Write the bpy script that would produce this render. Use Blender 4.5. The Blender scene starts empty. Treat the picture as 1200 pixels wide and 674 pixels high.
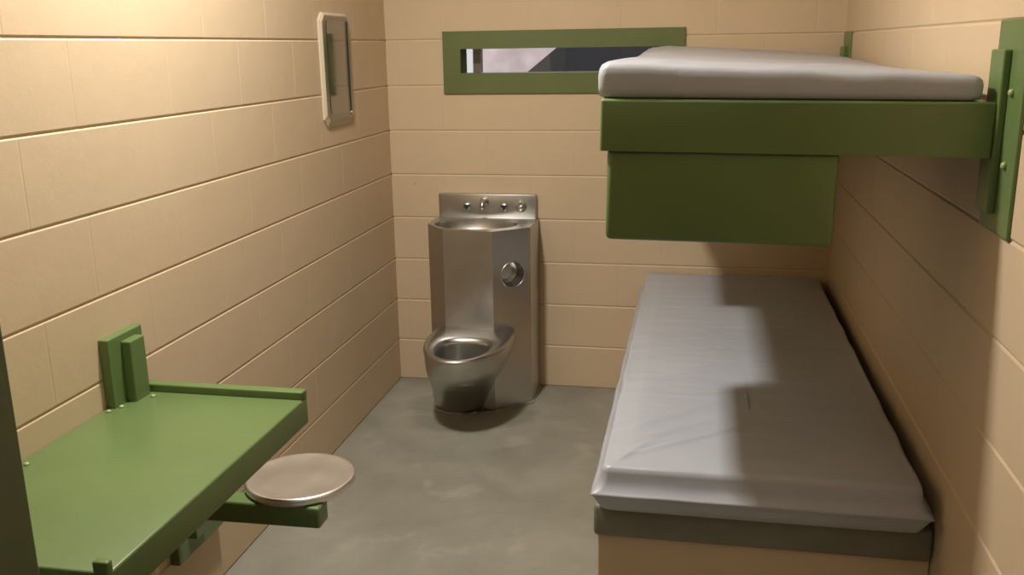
import bpy, bmesh, math, random
from mathutils import Vector, Matrix
random.seed(4)
COL = bpy.context.scene.collection
SC = bpy.context.scene

# ------------------------------------------------------------------ helpers
def link(o, parent=None):
    COL.objects.link(o)
    if parent is not None:
        o.parent = parent
    return o

def obj(name, bm, mat, parent=None, smooth=False, angle=None):
    bmesh.ops.recalc_face_normals(bm, faces=bm.faces[:])
    me = bpy.data.meshes.new(name)
    bm.to_mesh(me); bm.free()
    if mat: me.materials.append(mat)
    if smooth or angle:
        for p in me.polygons: p.use_smooth = True
    if angle:
        me.set_sharp_from_angle(angle=math.radians(angle))
    return link(bpy.data.objects.new(name, me), parent)

def thing(name, label, cat, loc=(0, 0, 0), group=None):
    o = bpy.data.objects.new(name, None)
    o.empty_display_size = .05
    o.location = loc
    o['label'] = label; o['category'] = cat
    if group: o['group'] = group
    return link(o)

def tag(o, label, cat, group=None):
    o['label'] = label; o['category'] = cat
    if group: o['group'] = group
    return o

def struct(o):
    o['kind'] = 'structure'
    return o

def box(bm, x0, x1, y0, y1, z0, z1, bev=0, seg=2, O=(0, 0, 0)):
    x0 -= O[0]; x1 -= O[0]; y0 -= O[1]; y1 -= O[1]; z0 -= O[2]; z1 -= O[2]
    r = bmesh.ops.create_cube(bm, size=1)
    vs = r['verts']
    for v in vs:
        v.co = Vector((x0 + (v.co.x + .5) * (x1 - x0), y0 + (v.co.y + .5) * (y1 - y0), z0 + (v.co.z + .5) * (z1 - z0)))
    if bev > 0:
        es = list({e for v in vs for e in v.link_edges})
        bmesh.ops.bevel(bm, geom=es, offset=bev, segments=seg, profile=.5, affect='EDGES')
    return bm

def nbox(*a, **k):
    return box(bmesh.new(), *a, **k)

def pan(x0, x1, y0, y1, z0, z1, bev, t, O=(0, 0, 0)):
    """sheet-steel pan: flat top with skirts folded down, open below"""
    bm = nbox(x0, x1, y0, y1, z0, z1, 0, O=O)
    bot = [f for f in bm.faces if f.normal.z < -.9]
    bmesh.ops.delete(bm, geom=bot, context='FACES_ONLY')
    es = [e for e in bm.edges if not e.is_boundary]
    bmesh.ops.bevel(bm, geom=es, offset=bev, segments=3, profile=.5, affect='EDGES')
    bmesh.ops.recalc_face_normals(bm, faces=bm.faces[:])
    # thickness: inner copy and a rim joining the two skins
    geom = bmesh.ops.solidify(bm, geom=bm.faces[:], thickness=t)
    return bm

def lathe(bm, prof, center, n=64, axis='Z'):
    cx, cy, cz = center
    rings = []
    for r, z in prof:
        if r < 1e-6:
            rings.append([bm.verts.new(_ax((0, 0, z), axis, center))])
        else:
            rings.append([bm.verts.new(_ax((r * math.cos(2 * math.pi * i / n), r * math.sin(2 * math.pi * i / n), z), axis, center)) for i in range(n)])
    for a, b in zip(rings, rings[1:]):
        for i in range(n):
            j = (i + 1) % n
            if len(a) == 1 and len(b) == 1: continue
            if len(a) == 1: bm.faces.new((a[0], b[i], b[j]))
            elif len(b) == 1: bm.faces.new((a[i], a[j], b[0]))
            else: bm.faces.new((a[i], a[j], b[j], b[i]))
    return bm

def _ax(p, axis, c):
    if axis == 'Z': q = p
    elif axis == 'Y': q = (p[0], -p[2], p[1])      # +z of the profile points to -Y
    else: q = (p[2], p[1], p[0])
    return Vector((q[0] + c[0], q[1] + c[1], q[2] + c[2]))

def loft(bm, rings, cap0=True, cap1=True):
    V = [[bm.verts.new(p) for p in r] for r in rings]
    n = len(V[0])
    for a, b in zip(V, V[1:]):
        for i in range(n):
            j = (i + 1) % n
            bm.faces.new((a[i], a[j], b[j], b[i]))
    if cap0: bm.faces.new(list(reversed(V[0])))
    if cap1: bm.faces.new(V[-1])
    return bm

def prism(bm, pts, z0, z1, O=(0, 0, 0)):
    lo = [bm.verts.new((x - O[0], y - O[1], z0 - O[2])) for x, y in pts]
    hi = [bm.verts.new((x - O[0], y - O[1], z1 - O[2])) for x, y in pts]
    n = len(pts)
    bm.faces.new(list(reversed(lo))); bm.faces.new(hi)
    for i in range(n):
        j = (i + 1) % n
        bm.faces.new((lo[i], lo[j], hi[j], hi[i]))
    return bm

def tube(bm, pts, r, n=12):
    pts = [Vector(p) for p in pts]
    rings = []
    for i, p in enumerate(pts):
        d = (pts[min(i + 1, len(pts) - 1)] - pts[max(i - 1, 0)]).normalized()
        a = Vector((1, 0, 0)) if abs(d.x) < .9 else Vector((0, 1, 0))
        s = d.cross(a).normalized(); t = d.cross(s)
        rr = r[i] if isinstance(r, (list, tuple)) else r
        rings.append([p + rr * (math.cos(2 * math.pi * k / n) * s + math.sin(2 * math.pi * k / n) * t) for k in range(n)])
    return loft(bm, rings)

def cut(o, cutters):
    """carve cutters out of o and keep the carved mesh"""
    tmp = []
    for cb in cutters:
        bmesh.ops.recalc_face_normals(cb, faces=cb.faces[:])
        me = bpy.data.meshes.new('carve'); cb.to_mesh(me); cb.free()
        for p in me.polygons: p.use_smooth = True
        c = bpy.data.objects.new('carve', me); COL.objects.link(c)
        c.parent = o.parent
        m = o.modifiers.new('b', 'BOOLEAN'); m.object = c; m.operation = 'DIFFERENCE'; m.solver = 'EXACT'
        tmp.append(c)
    bpy.context.view_layer.update()
    dg = bpy.context.evaluated_depsgraph_get()
    me = bpy.data.meshes.new_from_object(o.evaluated_get(dg))
    o.modifiers.clear()
    o.data = me
    for c in tmp: bpy.data.objects.remove(c)

# ------------------------------------------------------------------ materials
def mat(name, base, rough=.5, metal=0, spec=.5, coat=0):
    m = bpy.data.materials.new(name); m.use_nodes = True
    nt = m.node_tree; b = nt.nodes['Principled BSDF']
    b.inputs['Base Color'].default_value = (*base, 1)
    b.inputs['Roughness'].default_value = rough
    b.inputs['Metallic'].default_value = metal
    b.inputs['Specular IOR Level'].default_value = spec
    if coat: b.inputs['Coat Weight'].default_value = coat
    return m, nt, b

def noise(nt, scale, detail=4, rough=.55, stretch=None, dist=0):
    tc = nt.nodes.new('ShaderNodeTexCoord'); src = tc.outputs['Object']
    if stretch:
        mp = nt.nodes.new('ShaderNodeMapping'); mp.inputs['Scale'].default_value = stretch[:3]
        if len(stretch) > 3: mp.inputs['Rotation'].default_value = (0, 0, stretch[3])
        nt.links.new(src, mp.inputs['Vector']); src = mp.outputs['Vector']
    n = nt.nodes.new('ShaderNodeTexNoise')
    n.inputs['Scale'].default_value = scale; n.inputs['Detail'].default_value = detail
    n.inputs['Roughness'].default_value = rough; n.inputs['Distortion'].default_value = dist
    nt.links.new(src, n.inputs['Vector'])
    return n.outputs['Fac']

def ramp(nt, fac, stops):
    r = nt.nodes.new('ShaderNodeValToRGB'); e = r.color_ramp.elements
    while len(e) < len(stops): e.new(.5)
    for el, (p, c) in zip(e, stops):
        el.position = p; el.color = (*c, 1) if len(c) == 3 else c
    nt.links.new(fac, r.inputs['Fac'])
    return r.outputs['Color']

def mix(nt, a, b, fac, mode='MIX'):
    m = nt.nodes.new('ShaderNodeMix'); m.data_type = 'RGBA'; m.blend_type = mode
    for s, v in ((m.inputs['Factor'], fac), (m.inputs['A'], a), (m.inputs['B'], b)):
        if hasattr(v, 'is_output'): nt.links.new(v, s)
        else: s.default_value = v
    return m.outputs['Result']

def bump(nt, b, fac, strength, dist, prev=None):
    n = nt.nodes.new('ShaderNodeBump'); n.inputs['Strength'].default_value = strength; n.inputs['Distance'].default_value = dist
    nt.links.new(fac, n.inputs['Height'])
    if prev is not None: nt.links.new(prev, n.inputs['Normal'])
    nt.links.new(n.outputs['Normal'], b.inputs['Normal'])
    return n.outputs['Normal']

WALL = (.60, .468, .318)
def wall_mat():
    m, nt, b = mat('cream_block_paint', WALL, .5, spec=.35)
    f = noise(nt, 1.7, 3)
    c = ramp(nt, f, [(.3, tuple(v * .965 for v in WALL)), (.7, tuple(min(1, v * 1.03) for v in WALL))])
    # a few small chips in the paint
    ch = noise(nt, 13, 2, .4)
    cm = ramp(nt, ch, [(.80, (0, 0, 0)), (.815, (1, 1, 1))])
    col = mix(nt, c, (.36, .25, .14, 1), cm)
    nt.links.new(col, b.inputs['Base Color'])
    p = bump(nt, b, noise(nt, 150, 3, .6), .25, .0012)
    bump(nt, b, noise(nt, 9, 3), .25, .006, p)
    return m
M = {}
M['wall'] = wall_mat()

def green_mat(name, col, rough):
    m, nt, b = mat(name, col, rough, spec=.45)
    f = noise(nt, 5, 3)
    nt.links.new(ramp(nt, f, [(.3, tuple(v * .94 for v in col)), (.7, tuple(v * 1.05 for v in col))]), b.inputs['Base Color'])
    bump(nt, b, noise(nt, 60, 2), .08, .002)
    return m
M['green'] = green_mat('green_steel_paint', (.124, .186, .066), .33)
M['frame_green'] = green_mat('green_window_paint', (.118, .152, .050), .42)
M['door_green'] = green_mat('dark_green_door_paint', (.115, .135, .062), .45)

def steel_mat(name, col, rough, stretch=(1, 1, 1)):
    m, nt, b = mat(name, col, rough, 1)
    f = noise(nt, 8, 4, .6, stretch)
    r = nt.nodes.new('ShaderNodeMapRange'); r.inputs['To Min'].default_value = rough - .06; r.inputs['To Max'].default_value = rough + .08
    nt.links.new(f, r.inputs['Value']); nt.links.new(r.outputs['Result'], b.inputs['Roughness'])
    nt.links.new(ramp(nt, noise(nt, 4, 3), [(.3, tuple(v * .9 for v in col)), (.7, tuple(min(1, v * 1.06) for v in col))]), b.inputs['Base Color'])
    bump(nt, b, noise(nt, 220, 2, .5, (1, 1, .04)), .04, .0006)
    return m
M['steel'] = steel_mat('brushed_stainless', (.55, .545, .53), .33)
M['seat_steel'] = steel_mat('polished_stool_steel', (.80, .78, .775), .38)
M['mirror'] = steel_mat('polished_mirror_steel', (.37, .375, .37), .07)
M['mirror_frame'], _, _ = mat('mirror_frame_paint', (.56, .48, .36), .45)
M['face'] = steel_mat('satin_mirror_steel', (.37, .365, .35), .30)
M['dark'], _, _ = mat('dark_gap', (.02, .02, .018), .7)
M['bright'], _, _ = mat('bright_screw', (.75, .74, .70), .25, 1)
M['bolt'], _, _ = mat('green_bolt_paint', (.30, .38, .16), .25)

def floor_mat():
    m, nt, b = mat('grey_concrete_floor', (.2, .2, .17), .48, spec=.4)
    f1 = noise(nt, 2.6, 6, .6, None, .4)
    c = ramp(nt, f1, [(.30, (.215, .206, .168)), (.52, (.262, .252, .208)), (.74, (.320, .308, .258))])
    f2 = noise(nt, 5.5, 4, .5, None, .3)
    pm = ramp(nt, f2, [(.60, (0, 0, 0)), (.68, (.45, .45, .45))])
    c = mix(nt, c, (.37, .355, .30, 1), pm)
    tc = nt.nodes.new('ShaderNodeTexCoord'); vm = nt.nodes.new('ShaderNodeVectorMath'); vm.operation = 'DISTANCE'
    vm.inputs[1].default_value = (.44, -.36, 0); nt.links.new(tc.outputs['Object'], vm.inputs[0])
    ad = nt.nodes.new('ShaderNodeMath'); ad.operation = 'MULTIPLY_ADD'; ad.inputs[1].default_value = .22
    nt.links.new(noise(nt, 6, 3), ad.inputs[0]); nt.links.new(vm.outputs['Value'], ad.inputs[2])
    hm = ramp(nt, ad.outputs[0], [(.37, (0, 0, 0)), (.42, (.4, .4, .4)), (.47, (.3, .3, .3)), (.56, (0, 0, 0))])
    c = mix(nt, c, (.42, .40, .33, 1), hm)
    nt.links.new(c, b.inputs['Base Color'])
    r = nt.nodes.new('ShaderNodeMapRange'); r.inputs['To Min'].default_value = .36; r.inputs['To Max'].default_value = .62
    nt.links.new(f2, r.inputs['Value']); nt.links.new(r.outputs['Result'], b.inputs['Roughness'])
    bump(nt, b, noise(nt, 40, 5), .15, .003)
    return m
M['floor'] = floor_mat()
def slab_mat():
    m, nt, b = mat('grey_slab_paint', (.16, .155, .12), .55)
    nt.links.new(ramp(nt, noise(nt, 6, 4), [(.3, (.165, .160, .122)), (.7, (.215, .205, .160))]), b.inputs['Base Color'])
    bump(nt, b, noise(nt, 35, 4), .2, .003)
    return m
M['slab'] = slab_mat()
def vinyl_mat():
    m, nt, b = mat('grey_vinyl', (.40, .41, .43), .36, spec=.5)
    f = noise(nt, 3, 3)
    nt.links.new(ramp(nt, f, [(.3, (.375, .395, .445)), (.7, (.42, .44, .49))]), b.inputs['Base Color'])
    p = bump(nt, b, noise(nt, 3.5, 3, .5, (1, 3.2, 1, .35), 1.2), .22, .02)
    bump(nt, b, noise(nt, 260, 2), .08, .0006, p)
    return m
M['vinyl'] = vinyl_mat()
M['ceiling'], _, _ = mat('white_ceiling_paint', (.68, .64, .56), .7)
M['ext_wall'], nt, b = mat('pale_pink_render', (.5, .42, .41), .8)
nt.links.new(ramp(nt, noise(nt, 1.9, 3), [(.35, (.50, .40, .395)), (.65, (.86, .72, .72))]), b.inputs['Base Color'])
M['ext_white'], _, _ = mat('white_post_paint', (.72, .72, .72), .6)
M['ext_dark'], nt, b = mat('charcoal_cladding', (.018, .018, .022), .8)
M['mullion'], _, _ = mat('brown_mullion_paint', (.17, .125, .11), .5)
M['housing'], _, _ = mat('white_enamel', (.75, .74, .72), .4)
M['ground'], _, _ = mat('exterior_concrete', (.3, .29, .27), .85)

def glass_mat():
    m = bpy.data.materials.new('window_glass'); m.use_nodes = True
    nt = m.node_tree; nt.nodes.clear()
    out = nt.nodes.new('ShaderNodeOutputMaterial'); mx = nt.nodes.new('ShaderNodeMixShader')
    t = nt.nodes.new('ShaderNodeBsdfTransparent'); t.inputs['Color'].default_value = (.95, .95, .95, 1)
    g = nt.nodes.new('ShaderNodeBsdfGlossy'); g.inputs['Roughness'].default_value = .03
    fr = nt.nodes.new('ShaderNodeFresnel'); fr.inputs['IOR'].default_value = 1.45
    nt.links.new(fr.outputs[0], mx.inputs[0]); nt.links.new(t.outputs[0], mx.inputs[1]); nt.links.new(g.outputs[0], mx.inputs[2])
    nt.links.new(mx.outputs[0], out.inputs[0])
    return m
M['glass'] = glass_mat()
def emit_mat(name, col, s):
    m = bpy.data.materials.new(name); m.use_nodes = True
    b = m.node_tree.nodes['Principled BSDF']
    b.inputs['Emission Color'].default_value = (*col, 1); b.inputs['Emission Strength'].default_value = s
    b.inputs['Base Color'].default_value = (.8, .8, .8, 1)
    return m
LAMP = (1, .95, .86)
M['diffuser'] = emit_mat('lamp_diffuser', LAMP, 3)

# ------------------------------------------------------------------ the room: concrete block walls
W = 2.0            # clear width between the side walls
CRS = .2032        # one block course
NCRS = 14
H = 2.74           # nine feet to the ceiling
YF = -3.05         # inner face of the front wall
YEND = -6.0
BED, BEDD, HEAD, HEADD = .0055, .0035, .0045, .0009

def block_face(bm, fn, u0, u1, n0, n1, phase, pitch=.4115, hole=None):
    """painted block face with tooled joints; fn(u, z, depth) -> point"""
    for k in range(n0, n1):
        z0, z1 = k * CRS, (k + 1) * CRS
        heads = []
        u = phase[k % 2]
        while u > u0: u -= pitch
        while u < u1:
            if u0 + .02 < u < u1 - .02: heads.append(u)
            u += pitch
        us = [(u0, 0), (u1, 0)]
        for h in heads:
            us += [(h - HEAD, 0), (h, HEADD), (h + HEAD, 0)]
        zs = [(z0, BEDD), (z0 + BED * .35, BEDD * .8), (z0 + BED, 0), (z1 - BED, 0), (z1 - BED * .35, BEDD * .8), (z1, BEDD)]
        if hole:
            hu0, hu1, hz0, hz1 = hole
            us += [(hu0, 0), (hu1, 0)]
            for hz in (hz0, hz1):
                if z0 + BED < hz < z1 - BED: zs.append((hz, 0))
        us = sorted(set(us)); zs = sorted(set(zs))
        g = [[bm.verts.new(fn(a, z, max(da, dz))) for z, dz in zs] for a, da in us]
        for i in range(len(us) - 1):
            for j in range(len(zs) - 1):
                if hole:
                    cu = (us[i][0] + us[i + 1][0]) / 2; cz = (zs[j][0] + zs[j + 1][0]) / 2
                    if hu0 < cu < hu1 and hz0 < cz < hz1: continue
                bm.faces.new((g[i][j], g[i + 1][j], g[i + 1][j + 1], g[i][j + 1]))

def raw_obj(name, bm, m):
    me = bpy.data.meshes.new(name); bm.to_mesh(me); bm.free(); me.materials.append(m)
    return struct(link(bpy.data.objects.new(name, me)))

T = .005
# left wall
bm = bmesh.new()
block_face(bm, lambda u, z, d: (-d, u, z), YEND, 0, 0, NCRS, (-.825, -1.035))
box(bm, -.2, -T, YEND, .2, 0, H)
raw_obj('wall_left', bm, M['wall'])
# right wall
bm = bmesh.new()
block_face(bm, lambda u, z, d: (W + d, u, z), YEND, 0, 0, NCRS, (-.70, -.91))
box(bm, W + T, W + .2, YEND, .2, 0, H)
raw_obj('wall_right', bm, M['wall'])
# back wall with the slot window opening
WX0, WX1, WZ0, WZ1 = .352, 1.272, 1.477, 1.583
bm = bmesh.new()
block_face(bm, lambda u, z, d: (u, d, z), 0, W, 0, NCRS, (1.07, 1.27), .4064, (WX0 - .03, WX1 + .03, WZ0 - .03, WZ1 + .03))
for a in ((0, W, 0, WZ0 - .03), (0, W, WZ1 + .03, H), (0, WX0 - .03, WZ0 - .03, WZ1 + .03), (WX1 + .03, W, WZ0 - .03, WZ1 + .03)):
    box(bm, a[0], a[1], T, .2, a[2], a[3])
raw_obj('wall_back', bm, M['wall'])
# front wall of the cell: wide door opening the camera looks through
DX0, DX1, DZ = .262, 1.93, 2.13
bm = bmesh.new()
box(bm, 0, DX0, YF - .15, YF, 0, H); box(bm, DX1, W, YF - .15, YF, 0, H); box(bm, DX0, DX1, YF - .15, YF, DZ, H)
raw_obj('wall_front', bm, M['wall'])
bm = bmesh.new()
J0 = .380
box(bm, DX0, J0, YF - .165, YF + .012, 0, DZ - .05, .004); box(bm, DX1 - .03, DX1, YF - .165, YF + .012, 0, DZ - .05, .004)
box(bm, DX0, DX1, YF - .165, YF + .012, DZ - .05, DZ, .004)
raw_obj('door_1', bm, M['door_green'])
bm = bmesh.new(); box(bm, -.2, W + .2, YEND - .2, YEND, 0, H); raw_obj('wall_rear', bm, M['wall'])
bm = bmesh.new(); box(bm, -.2, W + .2, YEND - .2, .2, -.15, 0); raw_obj('floor', bm, M['floor'])
bm = bmesh.new(); box(bm, -.2, W + .2, YEND - .2, .2, H, H + .15); raw_obj('ceiling', bm, M['ceiling'])

# window: green steel frame, mullion and pane
FX0, FX1, FZ0, FZ1 = .271, 1.345, 1.388, 1.661
bm = bmesh.new()
def ring_frame(bm, o, i, y0, y1):
    (ox0, ox1, oz0, oz1), (ix0, ix1, iz0, iz1) = o, i
    def q(a, b, c, d, y): return [bm.verts.new(p) for p in ((a, y, c), (b, y, c), (b, y, d), (a, y, d))]
    of, oi, bf, bi = q(ox0, ox1, oz0, oz1, y0), q(ix0, ix1, iz0, iz1, y0), q(ox0, ox1, oz0, oz1, y1), q(ix0, ix1, iz0, iz1, y1)
    for k in range(4):
        j = (k + 1) % 4
        bm.faces.new((of[k], of[j], oi[j], oi[k])); bm.faces.new((bf[j], bf[k], bi[k], bi[j]))
        bm.faces.new((of[j], of[k], bf[k], bf[j])); bm.faces.new((oi[k], oi[j], bi[j], bi[k]))
ring_frame(bm, (FX0, FX1, FZ0, FZ1), (WX0, WX1, WZ0, WZ1), -.012, .0)
ring_frame(bm, (WX0 - .029, WX1 + .029, WZ0 - .029, WZ1 + .029), (WX0, WX1, WZ0, WZ1), 0, .11)
win = struct(obj('window_1', bm, M['frame_green']))
obj('pane', nbox(WX0 - .01, WX1 + .01, .096, .102, WZ0 - .01, WZ1 + .01), M['glass'], win)
obj('mullion', nbox(.383, .419, .105, .150, WZ0, WZ1), M['mullion'], win)

# ------------------------------------------------------------------ outside the window
o = obj('exterior_wall', nbox(-6, 4, 7, 7.3, -.5, 4.5), M['ext_wall'])
tag(o, 'pale pink rendered wall seen outside through the slot window', 'wall')
o = obj('white_post', nbox(-.42, -.304, 3.0, 3.15, -.5, 3.5, .01), M['ext_white'])
tag(o, 'white post outside at the left end of the slot window', 'post')
bm = bmesh.new()
# dark sloping outbuilding (profile in X-Z, real depth in Y)
prof = [(-.20, 1.262), (2.9, 3.70), (4.4, 3.70), (4.4, -.5), (-.20, -.5)]
fa = [bm.verts.new((x, 4.0, z)) for x, z in prof]; fb = [bm.verts.new((x, 6.2, z)) for x, z in prof]
bm.faces.new(list(reversed(fa))); bm.faces.new(fb)
for i in range(len(prof)):
    j = (i + 1) % len(prof); bm.faces.new((fa[i], fa[j], fb[j], fb[i]))
o = obj('outbuilding', bm, M['ext_dark'])
tag(o, 'dark charcoal structure with a sloping edge outside the slot window', 'building')
o = struct(obj('ground', nbox(-10, 10, .2, 14, -.6, -.15), M['ground']))

# ------------------------------------------------------------------ bracket used by bunk, desk
def bracket(root, O, side, y0, y1, z0, z1, cy0, cy1, cz0, cz1, t=.028, ct=.03, bolts=()):
    """wall plate with a channel welded on its face; side=+1 on the left wall, -1 on the right wall"""
    bx = 0.0 if side > 0 else W
    def rng(a, b): return (bx + a, bx + b) if side > 0 else (bx - b, bx - a)
    a, b = rng(-.001, t)
    pl = obj('wall_mount', nbox(a, b, y0, y1, z0, z1, .003, O=O), M['green'], root)
    a, b = rng(t - .001, t + ct)
    obj('channel', nbox(a, b, cy0, cy1, cz0, cz1, .004, O=O), M['green'], pl)
    for by, bz in bolts:
        bm = bmesh.new()
        lathe(bm, [(0, -.001), (.008, -.001), (.008, .004), (.005, .008), (0, .0085)], (0, 0, 0), 12, 'Z')
        bmesh.ops.rotate(bm, verts=bm.verts[:], cent=(0, 0, 0), matrix=Matrix.Rotation(math.pi / 2 * side, 3, 'Y'))
        bmesh.ops.translate(bm, verts=bm.verts[:], vec=Vector((bx + side * t - O[0], by - O[1], bz - O[2])))
        obj('bolt', bm, M['bolt'], pl, True)
    return pl

# ------------------------------------------------------------------ upper bunk
O = (1.58, -1.1, 1.37)
TILT = .013                       # the deck sags slightly towards the wall
ub = thing('upper_bunk', 'green steel upper bunk bracketed to the right wall above the lower bunk', 'bunk bed', O)
d = obj('deck', pan(1.207, 1.977, -2.240, -.02, 1.370, 1.478, .006, .004, O), M['green'], ub, angle=40)
d.rotation_euler.y = TILT
BK = dict(t=.008, ct=.015)
bracket(ub, O, -1, -2.332, -2.150, 1.218, 1.628, -2.247, -2.162, 1.255, 1.572, bolts=[(-2.275, 1.492), (-2.280, 1.355)], **BK)
bracket(ub, O, -1, -.200, -.020, 1.218, 1.628, -.125, -.040, 1.255, 1.572, **BK)
for y0, y1 in ((-2.232, -1.650), (-1.0, -.46)):
    d = obj('storage_box', nbox(1.222, 1.695, y0, y1, 1.177, 1.374, .012, 3, O=O), M['green'], ub, angle=40)
    d.rotation_euler.y = TILT

# ------------------------------------------------------------------ lower bunk
O = (1.59, -1.025, 0)
lb = thing('lower_bunk', 'concrete lower bunk with grey slab top along the right wall', 'bunk bed', O)
obj('base', nbox(1.190, W - .002, -2.035, -.002, .001, .372, .004, O=O), M['wall'], lb)
# slab: rounded edges, underside trimmed by a ragged grey paint line
bm = nbox(1.180, W - .003, -2.055, -.002, .368, .456, .012, 3, O=O)
obj('slab', bm, M['slab'], lb, angle=40)
bm = bmesh.new()
n = 40; top = []; low = []
for i in range(n + 1):
    u = i / n; x = 1.196 + (W - .006 - 1.196) * u
    d = .006 + .004 * math.sin(9 * u) + .004 * math.sin(23 * u + 1) + (.020 * math.exp(-((u - .93) / .05) ** 2)) + (.006 if u > .6 else 0)
    top.append((x, .372)); low.append((x, .368 - d))
pts = top + low[::-1]
lo = [bm.verts.new((x - O[0], -2.0355, z)) for x, z in pts]; hi = [bm.verts.new((x - O[0], -2.0330, z)) for x, z in pts]
N = len(pts)
for i in range(n):
    for V in (lo, hi):
        bm.faces.new((V[i], V[i + 1], V[N - 2 - i], V[N - 1 - i]))
for i in range(N):
    j = (i + 1) % N; bm.faces.new((lo[i], lo[j], hi[j], hi[i]))
pe = obj('paint_edge', bm, M['slab'], lb); pe['label'] = 'ragged grey paint drips below the slab'

# ------------------------------------------------------------------ mattresses
def rrect(x0, x1, y0, y1, r, n=24, m=60, k=60):
    """rounded rectangle as a closed list with a fixed number of points"""
    pts = []
    def seg(a, b, c, d, cnt):
        for i in range(cnt): t = i / cnt; pts.append((a + (c - a) * t, b + (d - b) * t))
    def arc(cx, cy, a0, cnt):
        for i in range(cnt):
            a = a0 + math.pi / 2 * i / cnt; pts.append((cx + r * math.cos(a), cy + r * math.sin(a)))
    seg(x0 + r, y0, x1 - r, y0, m); arc(x1 - r, y0 + r, -math.pi / 2, n)
    seg(x1, y0 + r, x1, y1 - r, k * 2); arc(x1 - r, y1 - r, 0, n)
    seg(x1 - r, y1, x0 + r, y1, m); arc(x0 + r, y1 - r, math.pi / 2, n)
    seg(x0, y1 - r, x0, y0 + r, k * 2); arc(x0 + r, y0 + r, math.pi, n)
    return pts

def sst(a, b, v):
    t = max(0, min(1, (v - a) / (b - a)))
    return t * t * (3 - 2 * t)

def mattress(name, label, x0, x1, y0, y1, z, prof, height, creases, O):
    """prof: (outset, z, corner radius) from the underside up; then the top is closed inward"""
    bm = bmesh.new(); rings = []
    def crease(x, y):
        h = 0
        for (ax, ay, bx, by, amp, w) in creases:
            dx, dy = bx - ax, by - ay; L2 = dx * dx + dy * dy
            t = max(0, min(1, ((x - ax) * dx + (y - ay) * dy) / L2))
            d = math.hypot(x - ax - t * dx, y - ay - t * dy)
            h += amp * math.sin(math.pi * min(1, max(0, t * .9 + .05))) * math.exp(-(d / w) ** 2)
        return h
    for (out, dz, r) in prof:
        ring = []
        for (x, y) in rrect(x0 - out, x1 + out, y0 - out, y1 + out, r):
            s = math.sin(x * 31 + y * 3) * math.sin(y * 23 + x * 7)
            f = min(1, max(0, dz / .05))
            wob = .0022 * s * f
            zz = z + dz * height(x, y) + wob * .6
            nx = 1 if x > x1 - .02 else (-1 if x < x0 + .02 else 0); ny = -1 if y < y0 + .02 else (1 if y > y1 - .02 else 0)
            ring.append((x + nx * wob * .6 - O[0], y + ny * wob * .6 - O[1], zz - O[2]))
        rings.append(ring)
    zt = prof[-1][1]; hw = (x1 - x0) / 2
    o0 = -prof[-1][0]
    for q in range(1, 31):
        ins = o0 + (hw - .001 - o0) * (q / 30) ** 1.25
        ring = []
        for (x, y) in rrect(x0 + ins, x1 - ins, y0 + ins, y1 - ins, max(.0004, prof[-1][2] * (1 - q / 30) * .9)):
            edge = min(1, (ins - o0) / .06)
            zz = z + (zt + .008 * edge) * height(x, y) + crease(x, y) + .0015 * math.sin(x * 9 + y * 5) * math.sin(y * 4.3 + 1)
            ring.append((x - O[0], y - O[1], zz - O[2]))
        rings.append(ring)
    loft(bm, rings)
    bmesh.ops.remove_doubles(bm, verts=bm.verts[:], dist=.00002)
    return obj(name, bm, M['vinyl'], None, True)

O = (1.58, -1.07, .457)
lm = mattress('mattress', '', 1.196, 1.962, -2.098, -.012, .457,
    [(-.020, .000, .02), (-.004, .010, .02), (.006, .030, .018), (.013, .050, .008), (.018, .0545, .003), (.013, .059, .008), (.004, .066, .018), (-.004, .085, .02), (-.006, .105, .02), (-.009, .117, .018), (-.016, .122, .018)],
    lambda x, y: 1.02, [(1.21, -2.07, 1.68, -1.72, .008, .009), (1.205, -1.99, 1.46, -1.79, .008, .009), (1.21, -1.86, 1.42, -1.74, .006, .010), (1.22, -1.90, 1.52, -1.60, .005, .014), (1.24, -2.06, 1.34, -1.9, .007, .010), (1.2, -1.5, 1.36, -1.46, .004, .014), (1.2, -1.2, 1.34, -1.12, .004, .016), (1.2, -1.7, 1.4, -1.62, .005, .014), (1.21, -1.02, 1.3, -1.0, .003, .012), (1.3, -1.62, 1.75, -1.52, .004, .016)], O)
lm.location = O
tag(lm, 'grey vinyl mattress on the lower concrete bunk, with welded corner seams', 'mattress')
O = (1.58, -1.1, 1.478)
um = mattress('mattress', '', 1.203, 1.952, -2.228, -.03, 1.4788,
    [(-.010, .000, .02), (.000, .004, .02), (.003, .020, .02), (.004, .045, .02), (.002, .060, .02), (-.003, .069, .02), (-.012, .074, .022)],
    lambda x, y: (1 - .34 * (x - 1.2) / .75) * (1.0 - .10 * sst(-2.2, -1.7, y) + .40 * sst(-1.5, -.05, y)), [(1.22, -2.21, 1.33, -2.06, .005, .012), (1.3, -2.22, 1.4, -2.10, .004, .012), (1.55, -2.22, 1.75, -2.1, .004, .015)], O)
um.location = O; um.rotation_euler.y = TILT
tag(um, 'thin grey vinyl mattress lying on the green upper bunk', 'mattress')

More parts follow.
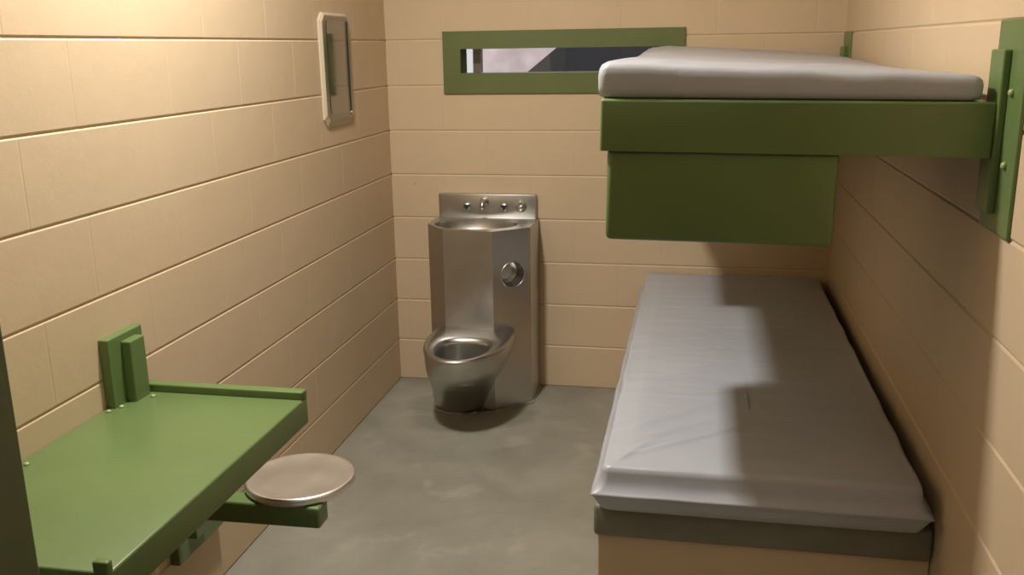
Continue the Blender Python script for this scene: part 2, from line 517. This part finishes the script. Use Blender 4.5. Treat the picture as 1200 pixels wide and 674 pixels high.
# ------------------------------------------------------------------ desk
O = (.23, -2.56, .745)
dk = thing('desk', 'green steel wall desk with a raised end lip and wall bracket', 'desk', O)
obj('desktop', pan(0, .462, -2.980, -2.142, .674, .742, .005, .004, O), M['green'], dk, angle=40)
for x0, y0, y1 in ((.030, -2.172, -2.142), (.432, -2.982, -2.966)):
    obj('end_lip', nbox(x0, .462, y0, y1, .740, .763, .004, 3, O=O), M['green'], dk, angle=40)
bracket(dk, O, 1, -2.296, -2.150, .735, .917, -2.245, -2.182, .735, .900, .026, .026)
for bx, by in ((.022, -2.318), (.035, -2.285), (.072, -2.205), (.028, -2.62)):
    bm = bmesh.new(); lathe(bm, [(0, -.001), (.0065, -.001), (.0065, .003), (.004, .0055), (0, .006)], (bx - O[0], by - O[1], .742 - O[2]), 12)
    obj('bolt', bm, M['bolt'], dk, True)

# ------------------------------------------------------------------ stool
O = (.20, -2.05, .40)
st = thing('stool', 'wall-mounted stool with round steel seat on a green arm', 'stool', O)
bm = bmesh.new()
lathe(bm, [(0, -.004), (.13, -.004), (.146, -.002), (.150, .004), (.151, .012), (.148, .019), (.143, .0215), (.137, .0205), (.10, .0175), (.05, .016), (0, .0155)], (.368 - O[0], -2.015 - O[1], .437 - O[2]), 72)
obj('seat', bm, M['seat_steel'], st, True)
bm = nbox(.020, .474, -2.150, -2.088, .368, .434, .007, 3, O=O)
for v in bm.verts:                       # the arm tapers a little to its free end
    if v.co.x > .1 and v.co.z < 0: v.co.z += .006
obj('arm', bm, M['green'], st, angle=40)
a = obj('wall_mount', nbox(-.001, .028, -2.105, -1.848, .195, .520, .003, O=O), M['green'], st)
obj('channel', nbox(.027, .056, -2.050, -1.970, .250, .500, .004, O=O), M['green'], a)

# ------------------------------------------------------------------ toilet and sink unit
O = (.45, -.2, 0)
tl = thing('toilet_sink_unit', 'stainless steel combination sink and toilet standing at the back wall', 'toilet', O)
PL = [(.228, -.006), (.228, -.205), (.332, -.338), (.557, -.360), (.703, -.240), (.703, -.006)]
ZD = .822
cab = obj('cabinet', prism(bmesh.new(), PL, .001, ZD, O), M['steel'], tl)
def rel(p): return Vector((p[0] - O[0], p[1] - O[1], p[2] - O[2]))
# carve the basin and the paper-roll recess
cb = bmesh.new(); bmesh.ops.create_uvsphere(cb, u_segments=64, v_segments=32, radius=1)
for v in cb.verts: v.co = Vector((v.co.x * .190 + .447 - O[0], v.co.y * .125 - .190 - O[1], v.co.z * .135 + ZD + .006))
hb = bmesh.new()
fc = Vector((.703 - .557, .120, 0)).normalized(); nrm = Vector((fc.y, -fc.x, 0))     # right facet direction / outward normal
hc = rel((.634, -.2967, .620))
rings = []
for d, r in ((.03, .058), (0.0, .058), (-.03, .057), (-.06, .050), (-.075, .035), (-.080, .002)):
    rings.append([hc + nrm * d + r * (math.cos(2 * math.pi * i / 40) * fc + math.sin(2 * math.pi * i / 40) * Vector((0, 0, 1))) for i in range(40)])
loft(hb, rings)
cut(cab, [cb, hb])
cab.data.set_sharp_from_angle(angle=math.radians(28)) if hasattr(cab.data, 'set_sharp_from_angle') else None
for p in cab.data.polygons: p.use_smooth = True
# rolled collar around the recess, and the drain
bm = bmesh.new()
N1 = 40; rr = []
for i in range(N1):
    a = 2 * math.pi * i / N1; d = math.cos(a) * fc + math.sin(a) * Vector((0, 0, 1))
    rr.append([hc + d * (.058 + .003 * math.cos(b)) + nrm * (.003 * math.sin(b) + .0005) for b in [2 * math.pi * k / 8 for k in range(8)]])
V = [[bm.verts.new(p) for p in r] for r in rr]
for i in range(N1):
    for k in range(8):
        bm.faces.new((V[i][k], V[(i + 1) % N1][k], V[(i + 1) % N1][(k + 1) % 8], V[i][(k + 1) % 8]))
obj('recess_collar', bm, M['steel'], tl, True)
bm = bmesh.new(); lathe(bm, [(0, .004), (.016, .004), (.020, .002), (.022, -.002), (0, -.002)], (.447 - O[0], -.19 - O[1], ZD - .128), 24)
obj('drain', bm, M['bright'], tl, True)
# backsplash with its fittings
obj('backsplash', nbox(.236, .694, -.040, -.004, ZD - .002, .934, .004, O=O), M['steel'], tl, angle=40)
YB = -.040
bm = bmesh.new()
tube(bm, [rel(p) for p in ((.455, YB + .002, .900), (.455, YB - .018, .906), (.455, YB - .040, .902), (.455, YB - .050, .888), (.455, YB - .051, .872))], [.014, .0135, .0125, .0115, .011], 14)
lathe(bm, [(0, 0), (.021, 0), (.020, .006), (0, .006)], rel((.455, YB, .900)), 20, 'Y')
obj('spout', bm, M['steel'], tl, True)
for bx in (.372, .548):
    bm = bmesh.new(); lathe(bm, [(0, 0), (.0185, 0), (.0185, .006), (.016, .010), (0, .011)], rel((bx, YB, .876)), 20, 'Y')
    o = obj('push_button', bm, M['steel'], tl, True)
    bm = bmesh.new()
    for y in (-.0105, -.0125):
        bm.faces.new([bm.verts.new(rel((bx + dx, YB + y, .876 + dz))) for dx, dz in ((-.016, .010), (.016, .010), (0, -.016))])
    ff = bm.faces[:] if False else list(bm.faces)
    a, b_ = list(ff[0].verts), list(ff[1].verts)
    for i in range(3): bm.faces.new((a[i], a[(i + 1) % 3], b_[(i + 1) % 3], b_[i]))
    obj('arrow_mark', bm, M['dark'], o)
bm = bmesh.new()
lathe(bm, [(0, 0), (.024, 0), (.025, .010), (.021, .026), (.014, .034), (0, .036)], rel((.628, YB, .878)), 28, 'Y')
tube(bm, [rel(p) for p in ((.622, YB - .025, .885), (.628, YB - .036, .902), (.634, YB - .040, .912))], [.008, .0075, .005], 10)
obj('tap_knob', bm, M['steel'], tl, True)

# bowl: one lofted shell, rim rolled over into the hollow
def egg(cx, hw, yf, yb, z, n=72, pw=2.3, yo=None):
    """closed outline, widest towards the back; yf front, yb back"""
    out = []
    cy = yb + (yf - yb) * .42
    for i in range(n):
        a = 2 * math.pi * i / n
        c, s = math.cos(a), math.sin(a)
        e = 2 / pw
        x = cx + hw * math.copysign(abs(c) ** e, c)
        y = cy + (yf - cy) * abs(s) ** (2 / 2.05) * (1 if s > 0 else 0) - (cy - yb) * (abs(s) ** (2 / 3.2)) * (1 if s <= 0 else 0)
        if s > 0: x = cx + hw * math.copysign(abs(c) ** (2 / 2.05), c)
        out.append(rel((x, y, z)))
    return out
cx = .474
R = [
    egg(.385, .122, -.425, -.20, .001), egg(.388, .126, -.44, -.20, .03), egg(.398, .133, -.49, -.20, .09),
    egg(.418, .146, -.58, -.20, .16), egg(.442, .162, -.68, -.22, .22), egg(.463, .176, -.76, -.22, .29),
    egg(cx, .182, -.795, -.22, .345), egg(cx, .184, -.808, -.22, .368), egg(cx, .181, -.805, -.22, .379), egg(cx, .172, -.797, -.24, .383),
    egg(cx, .150, -.785, -.36, .381), egg(cx, .125, -.775, -.455, .378), egg(cx, .115, -.768, -.475, .370),
    egg(cx, .112, -.762, -.478, .350), egg(cx, .108, -.745, -.475, .30), egg(cx, .090, -.70, -.47, .24), egg(cx, .066, -.64, -.475, .20)]
bm = bmesh.new(); loft(bm, R, True, True)
obj('bowl', bm, M['steel'], tl, True)
bm = bmesh.new(); loft(bm, [egg(cx, .089, -.697, -.471, .2385), egg(cx, .0885, -.696, -.472, .2400)])
wm, wnt, wb = mat('bowl_water', (.05, .06, .06), .03, spec=.6)
obj('water', bm, wm, tl, True)
# caulk along the foot
bm = bmesh.new()
foot = [(.226, -.10), (.226, -.21), (.262, -.26), (.266, -.33), (.295, -.395), (.35, -.426), (.41, -.428), (.47, -.405), (.51, -.362), (.560, -.366), (.706, -.24), (.706, -.02)]
tube(bm, [rel((x, y, .003)) for x, y in foot], .006, 8)
cm, _, _ = mat('pale_caulk', (.34, .32, .26), .6)
obj('caulk_bead', bm, cm, tl, True)

# ------------------------------------------------------------------ mirror on the left wall
O = (0, -.635, 1.515)
mr = thing('wall_mirror', 'tall polished steel security mirror in a pale frame on the left wall', 'mirror', O)
def octo(y0, y1, z0, z1, c, x):
    pts = [(y0 + c, z0), (y1 - c, z0), (y1, z0 + c), (y1, z1 - c), (y1 - c, z1), (y0 + c, z1), (y0, z1 - c), (y0, z0 + c)]
    return [Vector((x - O[0], y - O[1], z - O[2])) for y, z in pts]
bm = bmesh.new()
loft(bm, [octo(-.792, -.484, 1.298, 1.728, .030, -.002), octo(-.791, -.485, 1.299, 1.727, .030, .006), octo(-.781, -.494, 1.322, 1.719, .026, .014)])
obj('frame', bm, M['mirror_frame'], mr)
obj('face_plate', loft(bmesh.new(), [octo(-.777, -.497, 1.323, 1.715, .026, .0135), octo(-.777, -.497, 1.323, 1.715, .026, .0150)]), M['face'], mr)
obj('mirror_plate', loft(bmesh.new(), [octo(-.745, -.538, 1.345, 1.698, .012, .0130), octo(-.745, -.538, 1.345, 1.698, .012, .0158)]), M['mirror'], mr).rotation_euler.z = .010
obj('edge_gap', nbox(.0145, .0170, -.5345, -.5215, 1.350, 1.698, .001, O=O), M['dark'], mr)
bm = bmesh.new(); lathe(bm, [(0, -.001), (.009, -.001), (.009, .004), (0, .006)], (0, 0, 0), 14)
bmesh.ops.rotate(bm, verts=bm.verts[:], cent=(0, 0, 0), matrix=Matrix.Rotation(math.pi / 2, 3, 'Y'))
bmesh.ops.translate(bm, verts=bm.verts[:], vec=Vector((.0150 - O[0], -.526 - O[1], 1.340 - O[2])))
obj('screw', bm, M['bright'], mr, True)

# ------------------------------------------------------------------ lamps
def lamp(x, y, sx, sy, label, power, col):
    O = (x, y, H)
    t = thing('ceiling_light', label, 'light', O)
    bm = nbox(-sx / 2 - .03, sx / 2 + .03, -sy / 2 - .03, sy / 2 + .03, -.03, -.001, .006)
    obj('housing', bm, M['housing'], t)
    obj('diffuser', nbox(-sx / 2, sx / 2, -sy / 2, sy / 2, -.036, -.0295, .003), M['diffuser'], t)
    L = bpy.data.lights.new('lamp_glow', 'AREA'); L.shape = 'RECTANGLE'; L.size = sx; L.size_y = sy
    L.energy = power; L.color = col
    lo = bpy.data.objects.new('lamp_glow', L); lo.location = (0, 0, -.04); link(lo, t)
    return t
lamp(.475, -2.04, .16, .16, 'square ceiling lamp of the cell above the desk', 55, LAMP)
lamp(1.25, -4.55, .5, .3, 'corridor ceiling lamp outside the cell door', 2.8, (.74, .87, 1))

w = bpy.data.worlds.new('sky'); SC.world = w; w.use_nodes = True
bg = w.node_tree.nodes['Background']; bg.inputs['Color'].default_value = (.95, .96, 1, 1); bg.inputs['Strength'].default_value = 1.7

# ------------------------------------------------------------------ camera
f = 1100.49; yaw, pitch, roll = .195646, .251274, -.0155642
F = Vector((-math.sin(yaw) * math.cos(pitch), math.cos(yaw) * math.cos(pitch), -math.sin(pitch)))
r = Vector((math.cos(yaw), math.sin(yaw), 0)); u = r.cross(F)
r2 = r * math.cos(roll) + u * math.sin(roll); u2 = -r * math.sin(roll) + u * math.cos(roll)
cd = bpy.data.cameras.new('camera'); cd.sensor_width = 36; cd.lens = f / 1200 * 36; cd.clip_start = .05
co = bpy.data.objects.new('camera', cd)
mw = Matrix((r2, u2, -F)).transposed().to_4x4(); mw.translation = Vector((1.409, -4.233, 1.5914))
co.matrix_world = mw; COL.objects.link(co); SC.camera = co

vs = SC.view_settings
vs.view_transform = 'Standard'; vs.look = 'None'; vs.gamma = 1; vs.use_curve_mapping = False; vs.exposure = 0.0
SC.cycles.use_denoising = True
SC.cycles.max_bounces = 10; SC.cycles.diffuse_bounces = 6
